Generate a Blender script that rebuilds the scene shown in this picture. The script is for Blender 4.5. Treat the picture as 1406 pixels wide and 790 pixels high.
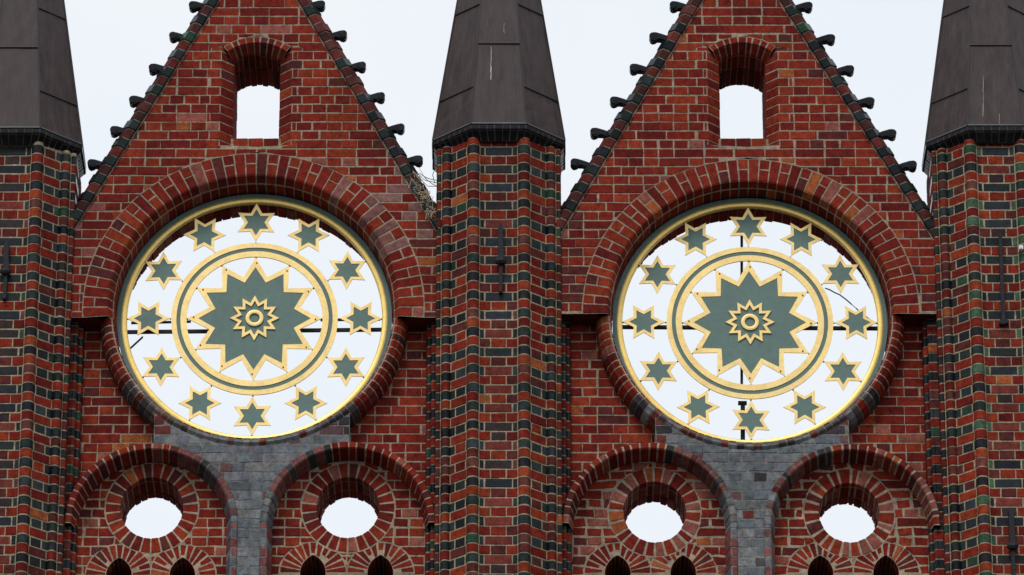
import bpy, math, random
from mathutils import Vector

# ------------------------------------------------------------------ clear
for o in list(bpy.data.objects):
    bpy.data.objects.remove(o)
scene = bpy.context.scene
COL = scene.collection
random.seed(7)
R = math.radians

# ------------------------------------------------------------------ camera
E = R(24.6)                 # the photographer looks up at this angle
F = 7750.0                  # focal length in photo pixels (photo is 1406 wide)
D = F / 140.0               # distance to the facade, 140 photo pixels per metre
ce, se = math.cos(E), math.sin(E)
CAMZ = 1.7
Z0 = CAMZ + D * se          # height of the picture centre on the facade
cam_d = bpy.data.cameras.new('camera')
cam = bpy.data.objects.new('camera', cam_d)
COL.objects.link(cam)
cam.location = (0, -D * ce, CAMZ)
cam.rotation_euler = (math.pi / 2 + E, 0, 0)
cam_d.sensor_width = 36.0
cam_d.lens = F / 1406.0 * 36.0
cam_d.clip_start = 0.5
cam_d.clip_end = 3000
scene.camera = cam

# ------------------------------------------------------------------ world, sun, exposure (overcast)
SUN_EL, SUN_ROT = R(52), R(200)
w = bpy.data.worlds.new('World'); scene.world = w
w.use_nodes = True
nt = w.node_tree; nt.nodes.clear()
sky = nt.nodes.new('ShaderNodeTexSky'); sky.sky_type = 'NISHITA'; sky.sun_disc = False
sky.sun_elevation = SUN_EL; sky.sun_rotation = SUN_ROT
b1 = nt.nodes.new('ShaderNodeBackground'); b1.inputs['Strength'].default_value = 0.1
nt.links.new(sky.outputs[0], b1.inputs['Color'])
b2 = nt.nodes.new('ShaderNodeBackground'); b2.inputs['Strength'].default_value = 1.0
# soft cloud layer: nearly even white with faint broad clouds
tc = nt.nodes.new('ShaderNodeTexCoord')
cn = nt.nodes.new('ShaderNodeTexNoise'); cn.inputs['Scale'].default_value = 9.0; cn.inputs['Detail'].default_value = 3
nt.links.new(tc.outputs['Generated'], cn.inputs['Vector'])
cr = nt.nodes.new('ShaderNodeValToRGB')
cr.color_ramp.elements[0].position = .3; cr.color_ramp.elements[0].color = (.865, .925, .99, 1)
cr.color_ramp.elements[1].position = .7; cr.color_ramp.elements[1].color = (.96, .985, 1.02, 1)
nt.links.new(cn.outputs['Fac'], cr.inputs['Fac']); nt.links.new(cr.outputs['Color'], b2.inputs['Color'])
mx = nt.nodes.new('ShaderNodeMixShader'); mx.inputs[0].default_value = 0.93
nt.links.new(b1.outputs[0], mx.inputs[1]); nt.links.new(b2.outputs[0], mx.inputs[2])
wo = nt.nodes.new('ShaderNodeOutputWorld'); nt.links.new(mx.outputs[0], wo.inputs['Surface'])

sl = bpy.data.lights.new('sun', 'SUN'); sl.energy = 1.5; sl.angle = R(18); sl.color = (1, .97, .93)
so = bpy.data.objects.new('sun', sl); COL.objects.link(so)
sd = Vector((-0.20, -0.60, math.sin(SUN_EL))).normalized()      # direction towards the sun
so.rotation_euler = (-sd).to_track_quat('-Z', 'Y').to_euler()
so.location = (0, -20, 60)

scene.view_settings.view_transform = 'Standard'
scene.view_settings.look = 'None'
scene.view_settings.exposure = 0.0
scene.view_settings.gamma = 1.0
scene.render.resolution_x = 1024; scene.render.resolution_y = 575
scene.render.engine = 'CYCLES'

# ------------------------------------------------------------------ measuring helpers
def P(px, py, Y=0.0):
    """facade coordinates (X, Z) of a measured photo point on the wall plane lying at depth Y"""
    a = (395.0 - py) / F
    V = (a * (D + Y * ce) + Y * se) / (ce - a * se)
    dep = D + Y * ce + V * se
    return ((px - 703.0) / F * dep, Z0 + V)
U = 1 / 140.0               # one photo pixel in metres
COURSE = 0.0985             # brick course height

# ------------------------------------------------------------------ materials
def new_mat(name):
    m = bpy.data.materials.new(name); m.use_nodes = True
    n = m.node_tree.nodes; b = n['Principled BSDF']
    return m, m.node_tree, b
def noise(nt, scale, detail=4, rough=.6, coord=None, stretch=None):
    n = nt.nodes.new('ShaderNodeTexNoise'); n.inputs['Scale'].default_value = scale
    n.inputs['Detail'].default_value = detail; n.inputs['Roughness'].default_value = rough
    src = coord
    if stretch:
        mp = nt.nodes.new('ShaderNodeMapping'); mp.inputs['Scale'].default_value = stretch
        nt.links.new(coord, mp.inputs['Vector']); src = mp.outputs['Vector']
    nt.links.new(src, n.inputs['Vector'])
    return n.outputs['Fac']
def ramp(nt, fac, p0, p1, c0=(0, 0, 0, 1), c1=(1, 1, 1, 1)):
    r = nt.nodes.new('ShaderNodeValToRGB')
    r.color_ramp.elements[0].position = p0; r.color_ramp.elements[0].color = c0
    r.color_ramp.elements[1].position = p1; r.color_ramp.elements[1].color = c1
    nt.links.new(fac, r.inputs['Fac']); return r.outputs['Color']
def mix(nt, kind, fac, a, b):
    m = nt.nodes.new('ShaderNodeMix'); m.data_type = 'RGBA'; m.blend_type = kind
    if isinstance(fac, float): m.inputs[0].default_value = fac
    else: nt.links.new(fac, m.inputs[0])
    for i, v in ((6, a), (7, b)):
        if isinstance(v, tuple): m.inputs[i].default_value = v
        else: nt.links.new(v, m.inputs[i])
    return m.outputs[2]
def math_(nt, op, a, b):
    m = nt.nodes.new('ShaderNodeMath'); m.operation = op
    for i, v in ((0, a), (1, b)):
        if isinstance(v, (int, float)): m.inputs[i].default_value = v
        else: nt.links.new(v, m.inputs[i])
    return m.outputs[0]

def masonry_material():
    """each brick carries its own fired colour; alpha says how glazed it is"""
    m, nt, b = new_mat('masonry')
    tc = nt.nodes.new('ShaderNodeTexCoord').outputs['Object']
    at = nt.nodes.new('ShaderNodeAttribute'); at.attribute_name = 'fired'
    base = at.outputs['Color']; gl = at.outputs['Alpha']
    n1 = noise(nt, 16, 6, .7, tc); n2 = noise(nt, 70, 4, .7, tc); n3 = noise(nt, 5, 5, .65, tc)
    n4 = noise(nt, 42, 5, .8, tc); n5 = noise(nt, 1.3, 4, .6, tc)
    c = mix(nt, 'MULTIPLY', 1.0, base, ramp(nt, n1, .3, .72, (.52, .45, .46, 1), (1.38, 1.36, 1.3, 1)))
    c = mix(nt, 'MULTIPLY', 1.0, c, ramp(nt, n2, .3, .7, (.72, .70, .70, 1), (1.22, 1.22, 1.22, 1)))
    # sooty crust patches
    c = mix(nt, 'MIX', math_(nt, 'MULTIPLY', ramp(nt, n4, .60, .72), ramp(nt, n3, .45, .68)), c, (.030, .022, .022, 1))
    # pale lime bloom and mortar smears, few
    lime = math_(nt, 'MULTIPLY', ramp(nt, n2, .56, .74), ramp(nt, n3, .30, .40, (1, 1, 1, 1), (0, 0, 0, 1)))
    c = mix(nt, 'MIX', math_(nt, 'MULTIPLY', lime, .25), c, (.36, .31, .26, 1))
    c = mix(nt, 'MULTIPLY', 1.0, c, ramp(nt, n5, .34, .66, (.80, .80, .82, 1), (1.12, 1.1, 1.08, 1)))
    nt.links.new(c, b.inputs['Base Color'])
    r = nt.nodes.new('ShaderNodeMapRange'); nt.links.new(gl, r.inputs['Value'])
    r.inputs['To Min'].default_value = .88; r.inputs['To Max'].default_value = .22
    rr = math_(nt, 'ADD', r.outputs[0], math_(nt, 'MULTIPLY', math_(nt, 'SUBTRACT', n1, .5), .3))
    nt.links.new(rr, b.inputs['Roughness'])
    nt.links.new(math_(nt, 'ADD', math_(nt, 'MULTIPLY', gl, .09), .05), b.inputs['Specular IOR Level'])
    bp = nt.nodes.new('ShaderNodeBump'); bp.inputs['Strength'].default_value = .55; bp.inputs['Distance'].default_value = .006
    h = math_(nt, 'ADD', math_(nt, 'MULTIPLY', n1, .7), math_(nt, 'MULTIPLY', n2, .4))
    nt.links.new(h, bp.inputs['Height']); nt.links.new(bp.outputs[0], b.inputs['Normal'])
    return m
MAS = masonry_material()

def simple(name, col, rough=.5, metal=0., var=.25, scale=8, stretch=None, bump=.1, spot=None, spec=.5):
    m, nt, b = new_mat(name)
    tc = nt.nodes.new('ShaderNodeTexCoord').outputs['Object']
    n1 = noise(nt, scale, 5, .65, tc, stretch); n2 = noise(nt, scale * 6, 4, .6, tc, stretch)
    lo = tuple(x * (1 - var) for x in col) + (1,); hi = tuple(min(1, x * (1 + var)) for x in col) + (1,)
    c = ramp(nt, n1, .32, .68, lo, hi)
    c = mix(nt, 'MULTIPLY', 1.0, c, ramp(nt, n2, .3, .7, (.88, .88, .88, 1), (1.1, 1.1, 1.1, 1)))
    if spot:
        c = mix(nt, 'MIX', math_(nt, 'MULTIPLY', ramp(nt, n2, .60, .72), spot[1]), c, spot[0] + (1,))
    nt.links.new(c, b.inputs['Base Color'])
    b.inputs['Metallic'].default_value = metal
    b.inputs['Specular IOR Level'].default_value = spec
    nt.links.new(math_(nt, 'ADD', math_(nt, 'MULTIPLY', n1, .25), rough - .12), b.inputs['Roughness'])
    if bump:
        bp = nt.nodes.new('ShaderNodeBump'); bp.inputs['Strength'].default_value = bump; bp.inputs['Distance'].default_value = .01
        nt.links.new(n1, bp.inputs['Height']); nt.links.new(bp.outputs[0], b.inputs['Normal'])
    return m
GOLD = simple('gilding', (.95, .68, .27), .45, .45, .10, 5, None, .12, ((.30, .20, .07), .35))
GOLD_EDGE = simple('tarnished_edge', (.25, .17, .05), .5, .5, .2, 10)
GREEN = simple('green_paint', (.105, .180, .155), .55, 0, .10, 3, None, .05, ((.05, .09, .07), .25))
GOLD_RIM = simple('gilded_rim_metal', (.90, .64, .20), .42, .65, .10, 5, None, .12, ((.30, .20, .07), .3))
IRON = simple('black_iron', (.016, .017, .021), .6, 0, .6, 30, None, .5, ((.06, .07, .085), .5), .2)
BAR = simple('support_bar_paint', (.006, .006, .007), .8, 0, .2, 8)
COPPER = simple('weathered_copper', (.050, .036, .036), .55, 0, .38, 2.6, (6, 6, .8), .15, ((.10, .055, .05), .35), .18)
SEAM = simple('copper_seam', (.035, .033, .036), .5, .3, .2, 8)
TRIM = simple('copper_trim', (.11, .12, .12), .45, .3, .2, 8)
LIME = simple('dried_dropping', (.36, .36, .34), .9, 0, .2, 20)
TWIG = simple('dry_twigs', (.46, .39, .27), .9, 0, .6, 30)
TWIGD = simple('dark_twigs', (.055, .045, .035), .9, 0, .5, 30)
WIREM = simple('cable_sheath', (.02, .02, .02), .6, 0, .2, 8)
BOXM = simple('white_plastic', (.75, .75, .74), .5, 0, .1, 8)

# ------------------------------------------------------------------ palettes
def jit(c, a=.12):
    k = 1 + random.uniform(-a, a)
    return tuple(max(0.004, x * k * (1 + random.uniform(-.05, .05))) for x in c)
REDS = [(.205, .0235, .0145), (.170, .019, .013), (.225, .030, .016), (.135, .016, .013), (.250, .038, .017), (.185, .022, .0145)]
def red(dark=0.0, pale=0.0):
    r = random.random()
    if r < .02: c = (.34, .10, .035)
    elif r < .035 + dark: c = (.10, .026, .024)
    elif r < .035 + dark + pale: c = (.27, .09, .07)
    else: c = random.choice(REDS)
    return jit(c, .13) + (0.12,)
def glaze(g=0.5):
    r = random.random()
    if r < .13 * g: c = (.020, .060, .034)
    elif r < .45: c = (.014, .024, .023)
    elif r < .58: c = (.024, .034, .039)
    elif r < .92: c = (.009, .011, .014)
    else: c = (.10, .030, .024)
    return jit(c, .2) + (1.0 if r < .92 else .5,)
def grey():
    r = random.random()
    if r < .08: c = (.14, .08, .08)
    elif r < .5: c = (.150, .178, .200)
    elif r < .8: c = (.20, .222, .235)
    else: c = (.125, .145, .165)
    return jit(c, .12) + (.3,)
def soot():
    r = random.random()
    if r < .25: c = (.14, .035, .03)
    elif r < .6: c = (.045, .045, .052)
    else: c = (.075, .07, .078)
    return jit(c, .2) + (.3,)
MORT = (.32, .28, .21, 0)
MORT_G = (.20, .205, .195, 0)
MORT_D = (.17, .145, .11, 0)
def mort(c=MORT): return jit(c[:3], .06) + (0,)

# ------------------------------------------------------------------ mesh builder
class MB:
    def __init__(s): s.v = []; s.f = []; s.c = []
    def add(s, pts, faces, col=(0, 0, 0, 0)):
        b = len(s.v); s.v += pts; s.c += [col] * len(pts)
        s.f += [tuple(b + i for i in f) for f in faces]
    # flat brick: polygon in (x,z), face at depth y, eased edges
    def brick(s, poly, y, col, bev=.0045, jitter=.0016, deep=.013):
        n = len(poly)
        if n < 3: return
        xs = [p[0] for p in poly]; zs = [p[1] for p in poly]
        wx, wz = max(xs) - min(xs), max(zs) - min(zs)
        if wx < .018 or wz < .018: return
        cx, cz = (max(xs) + min(xs)) / 2, (max(zs) + min(zs)) / 2
        ra = random.gauss(0, jitter * 1.6 / max(wx, .1)); oy = max(-.0022, min(.0014, random.gauss(0, jitter * .8)))
        ox, oz = random.gauss(0, jitter * .6), random.gauss(0, jitter * .6)
        q = []
        for x, z in poly:
            dx, dz = x - cx, z - cz
            q.append((cx + dx - ra * dz + ox + random.gauss(0, jitter * .7), cz + dz + ra * dx + oz + random.gauss(0, jitter * .7)))
        kx, kz = 1 - 2 * bev / wx, 1 - 2 * bev / wz
        front = [(cx + (x - cx) * kx, y + oy, cz + (z - cz) * kz) for x, z in q]
        mid = [(x, y + oy + bev, z) for x, z in q]
        back = [(x, y + deep, z) for x, z in q]
        fs = [tuple(range(n))]
        for k in range(n):
            j = (k + 1) % n
            fs.append((k, n + k, n + j, j)); fs.append((n + k, 2 * n + k, 2 * n + j, n + j))
        s.add(front + mid + back, fs, col)
    # curved brick over a surface f(s,t,h)
    def patch(s, f, sk, tk, col, bev=.0045, deep=.011, jitter=.0012):
        a, b = len(sk), len(tk)
        if sk[-1] - sk[0] <= 2.2 * bev or tk[-1] - tk[0] <= 1e-6: return
        h0 = max(-.0022, min(.0016, random.gauss(0, jitter * .8)))
        def ins(kn, e):
            r = list(kn); r[0] += e; r[-1] -= e
            for i in range(1, len(r) - 1): r[i] = min(max(r[i], r[0] + 1e-4), r[-1] - 1e-4)
            return r
        tb = bev * s.tscale
        si, ti = ins(sk, bev), ins(tk, tb)
        pts = [f(x, t, h0) for t in ti for x in si]
        fs = [(j * a + i, j * a + i + 1, (j + 1) * a + i + 1, (j + 1) * a + i) for j in range(b - 1) for i in range(a - 1)]
        loop = [(i, 0) for i in range(a)] + [(a - 1, j) for j in range(1, b)] + [(i, b - 1) for i in range(a - 2, -1, -1)] + [(0, j) for j in range(b - 2, 0, -1)]
        base = len(pts)
        for i, j in loop: pts.append(f(sk[i], tk[j], h0 + bev))
        m = len(loop)
        for i, j in loop: pts.append(f(sk[i], tk[j], deep + .004))
        for k in range(m):
            k2 = (k + 1) % m
            i, j = loop[k]; i2, j2 = loop[k2]
            fs.append((j * a + i, base + k, base + k2, j2 * a + i2))
            fs.append((base + k, base + m + k, base + m + k2, base + k2))
        s.add(pts, fs, col)
    tscale = 1.0
    def sheet(s, f, sk, tk, h, colf):
        a, b = len(sk), len(tk)
        base = len(s.v)
        for t in tk:
            for x in sk:
                p = f(x, t, h); s.v.append(p); s.c.append(colf(p))
        s.f += [(base + j * a + i, base + j * a + i + 1, base + (j + 1) * a + i + 1, base + (j + 1) * a + i) for j in range(b - 1) for i in range(a - 1)]
    def box(s, x0, x1, y0, y1, z0, z1, col=(0, 0, 0, 0)):
        p = [(x, y, z) for z in (z0, z1) for y in (y0, y1) for x in (x0, x1)]
        s.add(p, [(0, 1, 3, 2), (4, 6, 7, 5), (0, 4, 5, 1), (2, 3, 7, 6), (0, 2, 6, 4), (1, 5, 7, 3)], col)
    def prism(s, poly, y0, y1, col=(0, 0, 0, 0), bev=0):
        """polygon in (x,z) extruded from y0 to y1 (front edge eased by bev)"""
        n = len(poly); cx = sum(p[0] for p in poly) / n; cz = sum(p[1] for p in poly) / n
        fr = []
        for x, z in poly:
            d = math.hypot(x - cx, z - cz) or 1
            fr.append((x - (x - cx) / d * bev, y0, z - (z - cz) / d * bev))
        pts = fr + [(x, y0 + bev, z) for x, z in poly] + [(x, y1, z) for x, z in poly]
        fs = [tuple(range(n)), tuple(range(3 * n - 1, 2 * n - 1, -1))]
        for k in range(n):
            j = (k + 1) % n
            fs.append((k, n + k, n + j, j)); fs.append((n + k, 2 * n + k, 2 * n + j, n + j))
        s.add(pts, fs, col)
    def band(s, outer, inner, y0, y1, bulge=0):
        """closed flat band between two outlines in (x,z) with thickness"""
        n = len(outer)
        mid = [((a[0] + b[0]) / 2, (a[1] + b[1]) / 2) for a, b in zip(outer, inner)]
        pts = [(x, y0, z) for x, z in outer] + [(x, y0 - bulge, z) for x, z in mid] + [(x, y0, z) for x, z in inner]
        pts += [(x, y1, z) for x, z in inner] + [(x, y1, z) for x, z in outer]
        fs = []
        for k in range(n):
            j = (k + 1) % n
            for r in range(4): fs.append((r * n + k, (r + 1) * n + k, (r + 1) * n + j, r * n + j))
            fs.append((4 * n + k, k, j, 4 * n + j))
        s.add(pts, fs)
    def tube(s, pts, rad, n=6, col=(0, 0, 0, 0)):
        base = len(s.v); m = len(pts)
        for i, p in enumerate(pts):
            p = Vector(p); d = (Vector(pts[min(i + 1, m - 1)]) - Vector(pts[max(i - 1, 0)])).normalized()
            a = d.orthogonal().normalized(); b = d.cross(a)
            r = rad[i] if isinstance(rad, list) else rad
            for k in range(n):
                t = 2 * math.pi * k / n
                s.v.append(tuple(p + a * math.cos(t) * r + b * math.sin(t) * r)); s.c.append(col)
        for i in range(m - 1):
            for k in range(n):
                s.f.append((base + i * n + k, base + i * n + (k + 1) % n, base + (i + 1) * n + (k + 1) % n, base + (i + 1) * n + k))
        s.f.append(tuple(base + k for k in range(n))); s.f.append(tuple(base + (m - 1) * n + k for k in range(n)))
    def build(s, name, mat, parent=None, smooth=False):
        me = bpy.data.meshes.new(name)
        me.from_pydata(s.v, [], s.f); me.update()
        if mat is MAS:
            at = me.attributes.new('fired', 'FLOAT_COLOR', 'POINT')
            at.data.foreach_set('color', [x for c in s.c for x in c])
        me.materials.append(mat)
        if smooth: me.polygons.foreach_set('use_smooth', [True] * len(me.polygons))
        o = bpy.data.objects.new(name, me); COL.objects.link(o)
        if parent:
            o.parent = parent
            o.matrix_parent_inverse = parent_world(parent).inverted()
        return o
from mathutils import Matrix
def parent_world(p):
    m = Matrix.Identity(4)
    while p is not None:
        m = (p.matrix_parent_inverse if p.parent else Matrix.Identity(4)) @ Matrix.Translation(p.location) @ m if p.parent else Matrix.Translation(p.location) @ m
        p = p.parent
    return m
def thing(name, label, cat, loc, group=None):
    o = bpy.data.objects.new(name, None); COL.objects.link(o)
    o.location = loc; o['label'] = label; o['category'] = cat
    o.empty_display_size = .3
    if group: o['group'] = group
    return o

# ------------------------------------------------------------------ coursed brickwork over any region
ZB = Z0 - 4.0                                   # everything masonry runs down below the frame
def course(z): return math.floor((z - ZB) / COURSE)
def rows(mb, region, z0, z1, Y, colf, seams=(), mcol=MORT, back=None, phase=0.0, gap=.0100, jitter=.0016, stretch=.30, zbase=None, split=.12):
    """region(z) -> sorted list of (x0,x1) intervals. Lays English bond in every interval; mortar bed behind."""
    zb = ZB if zbase is None else zbase
    k = math.floor((z0 - zb) / COURSE + 1e-6)
    while zb + k * COURSE < z1 - 1e-5:
        a = max(z0, zb + k * COURSE); b = min(z1, zb + (k + 1) * COURSE)
        if b - a < .004: k += 1; continue
        nl = 6
        lv = [a + (b - a) * i / (nl - 1) for i in range(nl)]
        lv[0] += 1e-5; lv[-1] -= 1e-5
        iv = [region(z) for z in lv]
        strips = []
        if all(len(i) == len(iv[0]) for i in iv) and all(iv[i][m][1] > iv[i + 1][m][0] and iv[i][m][0] < iv[i + 1][m][1] for i in range(nl - 1) for m in range(len(iv[0]))):
            for m in range(len(iv[0])):
                strips.append([(z, i[m][0], i[m][1]) for z, i in zip(lv, iv)])
        else:
            cells = [-1e3] + sorted(seams) + [1e3]
            for c0, c1 in zip(cells[:-1], cells[1:]):
                for m in range(4):
                    st = []
                    for z, i in zip(lv, iv):
                        q = [(max(c0, l), min(c1, r)) for l, r in i if min(c1, r) - max(c0, l) > .004]
                        if m < len(q): st.append((z, q[m][0], q[m][1]))
                    if len(st) > 1: strips.append(st)
        for st in strips:
            # mortar bed
            mc = mort(mcol) if not callable(mcol) else mort(mcol((st[0][1] + st[0][2]) / 2, a))
            for (za, la, ra), (zc, lc, rc) in zip(st[:-1], st[1:]):
                nx = max(1, int((ra - la) / .5))
                for q in range(nx):
                    f0, f1 = q / nx, (q + 1) / nx
                    if callable(mcol): mc = mort(mcol(la + (ra - la) * (f0 + f1) / 2, za))
                    mb.add([(la + (ra - la) * f0, Y + .0032, za), (la + (ra - la) * f1, Y + .0032, za), (lc + (rc - lc) * f1, Y + .0032, zc), (lc + (rc - lc) * f0, Y + .0032, zc)], [(0, 1, 2, 3)], mc)
                if back is not None:
                    mb.add([(la, back, za), (ra, back, za), (rc, back, zc), (lc, back, zc)], [(3, 2, 1, 0)], mc)
            # bricks
            lo = min(p[1] for p in st); hi = max(p[2] for p in st)
            header = (k % 2 == 0)
            L = stretch / 2 if header else stretch
            off = phase + (L / 2 if header else 0.0) + (stretch / 2 if (k // 2) % 2 and not header else 0) * .5
            j0 = math.floor((lo - off) / L) - 1
            x = off + j0 * L
            rr = random.Random(k * 7919 + int(phase * 1000))
            while x < hi:
                step = L
                parts = [(x, x + step)]
                if not header and rr.random() < split: parts = [(x, x + step / 2), (x + step / 2, x + step)]
                if header and rr.random() < .06: step = 2 * L; parts = [(x, x + step)]
                for xa, xb in parts:
                    e0, e1 = rr.gauss(0, .004), rr.gauss(0, .004)
                    xa2, xb2 = xa + gap / 2 + e0, xb - gap / 2 + e1
                    left, right = [], []
                    for i, (z, l, r) in enumerate(st):
                        zz = z
                        if i == 0: zz = z + gap / 2
                        elif i == len(st) - 1: zz = z - gap / 2
                        l2 = max(l + gap * .5, xa2); r2 = min(r - gap * .5, xb2)
                        if r2 - l2 > .008: left.append((l2, zz)); right.append((r2, zz))
                    if len(left) < 2: continue
                    # drop redundant middle points
                    def thin(q):
                        if all(abs(p[0] - q[0][0]) < 1e-6 for p in q): return [q[0], q[-1]]
                        return q
                    left, right = thin(left), thin(right)
                    poly = right + left[::-1]
                    cx = (xa2 + xb2) / 2
                    mb.brick(poly, Y, colf(cx, (a + b) / 2, k), jitter=jitter)
                x += step
        k += 1

# arch rings ----------------------------------------------------------------
def prof_eval(prof):
    """polyline (r,y) -> arc-length evaluation with inward normals; returns (len, knots, fn)"""
    L = [0.0]
    for p, q in zip(prof[:-1], prof[1:]): L.append(L[-1] + math.hypot(q[0] - p[0], q[1] - p[1]))
    def fn(s, h):
        s = min(max(s, 0), L[-1])
        for i in range(len(prof) - 1):
            if s <= L[i + 1] + 1e-9 or i == len(prof) - 2: break
        p, q = prof[i], prof[i + 1]; d = L[i + 1] - L[i]; t = (s - L[i]) / d
        def nrm(k):
            k = min(max(k, 0), len(prof) - 2)
            a, b = prof[k], prof[k + 1]; dd = L[k + 1] - L[k]
            return ((b[1] - a[1]) / dd, -(b[0] - a[0]) / dd)
        n = nrm(i)
        if abs(s - L[i]) < 1e-6 and i > 0: m = nrm(i - 1); n = ((n[0] + m[0]) / 2, (n[1] + m[1]) / 2)
        elif abs(s - L[i + 1]) < 1e-6 and i < len(prof) - 2: m = nrm(i + 1); n = ((n[0] + m[0]) / 2, (n[1] + m[1]) / 2)
        return (p[0] + (q[0] - p[0]) * t + n[0] * h, p[1] + (q[1] - p[1]) * t + n[1] * h)
    return L[-1], L, fn
def cut_knots(L, s0, s1, maxd=.25):
    k = [s0] + [x for x in L if s0 + .004 < x < s1 - .004] + [s1]
    return k
def ring(mb, cx, cz, prof, a0, a1, n, colf, splits=None, gap=.011, ev=1.0, mcol=MORT, jitter=.0015, ajit=0.0, seg=2, gjit=0.0):
    """voussoirs swept about (cx,cz); angle 0 = up, positive to the right. splits(k) -> cut positions (arc length)"""
    Lt, L, fn = prof_eval(prof)
    rm = prof[0][0]
    def f(s, t, h):
        r, y = fn(s, h)
        return (cx + math.sin(t) * r, y, cz + math.cos(t) * r * ev)
    nn = n * 2
    mcf = (lambda p: mort(mcol(p[0], p[2]))) if callable(mcol) else (lambda p: mort(mcol))
    mb.sheet(f, L, [a0 + (a1 - a0) * i / nn for i in range(nn + 1)], .0035, mcf)
    edges = [a0 + (a1 - a0) * i / n + (random.gauss(0, ajit) if 0 < i < n else 0) for i in range(n + 1)]
    for k in range(n):
        rin = min(p[0] for p in prof)
        g = gap * (1 + random.uniform(0, gjit)) / 2 / ((rm + rin) / 2)
        t0, t1 = edges[k] + g, edges[k + 1] - g
        cuts = [0.0] + (splits(k) if splits else []) + [Lt]
        mb.tscale = 1.0 / ((rm + rin) / 2)
        for s0, s1 in zip(cuts[:-1], cuts[1:]):
            sk = cut_knots(L, s0 + gap / 2, s1 - gap / 2)
            tk = [t0 + (t1 - t0) * i / seg for i in range(seg + 1)]
            tm = (t0 + t1) / 2; p = f((s0 + min(s1, s0 + .2)) / 2, tm, 0)
            if s1 >= Lt - 1e-6 and s0 > .15:
                jag = random.uniform(0, .016)
                mb.patch(lambda a_, b_, h_: f(a_, b_, h_ - jag), sk, tk, colf(p[0], p[2], k, tm), jitter=jitter)
                continue
            mb.patch(f, sk, tk, colf(p[0], p[2], k, tm), jitter=jitter)
        mb.tscale = 1.0
def column(mb, prof, z0, z1, colf, splits, origin=(0, 0), gap=.0092, mcol=MORT, mirror=False, zbase=None, jitter=.0015, closed_back=False):
    """bricks laid in courses round a plan profile (x,y) swept vertically. splits(k) -> [(s0,s1,kind)]"""
    Lt, L, fn = prof_eval(prof)
    sg = -1 if mirror else 1
    def f(s, t, h):
        x, y = fn(s, h)
        return (origin[0] + sg * x, origin[1] + y, t)
    mb.sheet(f, L, [z0, z1], .0035, lambda p: mort(mcol))
    zb = ZB if zbase is None else zbase
    k = math.floor((z0 - zb) / COURSE + 1e-6)
    while zb + k * COURSE < z1 - .01:
        a = max(z0, zb + k * COURSE); b = min(z1, zb + (k + 1) * COURSE)
        if b - a > .03:
            for s0, s1, kind in splits(k, Lt):
                sk = cut_knots(L, s0 + gap / 2, s1 - gap / 2)
                if sk[-1] - sk[0] < .012: continue
                w0 = random.gauss(0, .0012)
                mb.patch(f, sk, [a + gap / 2 + w0, b - gap / 2 + w0], colf(kind, k, (a + b) / 2), jitter=jitter)
        k += 1

def circle_half(z, cz, r):
    d = r * r - (z - cz) ** 2
    return math.sqrt(d) if d > 0 else None
def subtract(ivs, x0, x1):
    out = []
    for a, b in ivs:
        if x1 <= a or x0 >= b: out.append((a, b)); continue
        if x0 > a: out.append((a, x0))
        if x1 < b: out.append((x1, b))
    return out

T = 0.80             # wall thickness
YR = 0.28            # recessed panels below the springing
YH = 0.055            # hood arches over the oculi
YB = 0.07            # grey block between the hoods

# ------------------------------------------------------------------ ground and the plain wall below the frame
mb = MB()
mb.add([(-2500, -2500, 0), (2500, -2500, 0), (2500, 2500, 0), (-2500, 2500, 0)], [(0, 1, 2, 3)])
g = mb.build('ground', simple('square_paving', (.040, .038, .036), .9, 0, .25, .6))
g['kind'] = 'structure'

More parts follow.
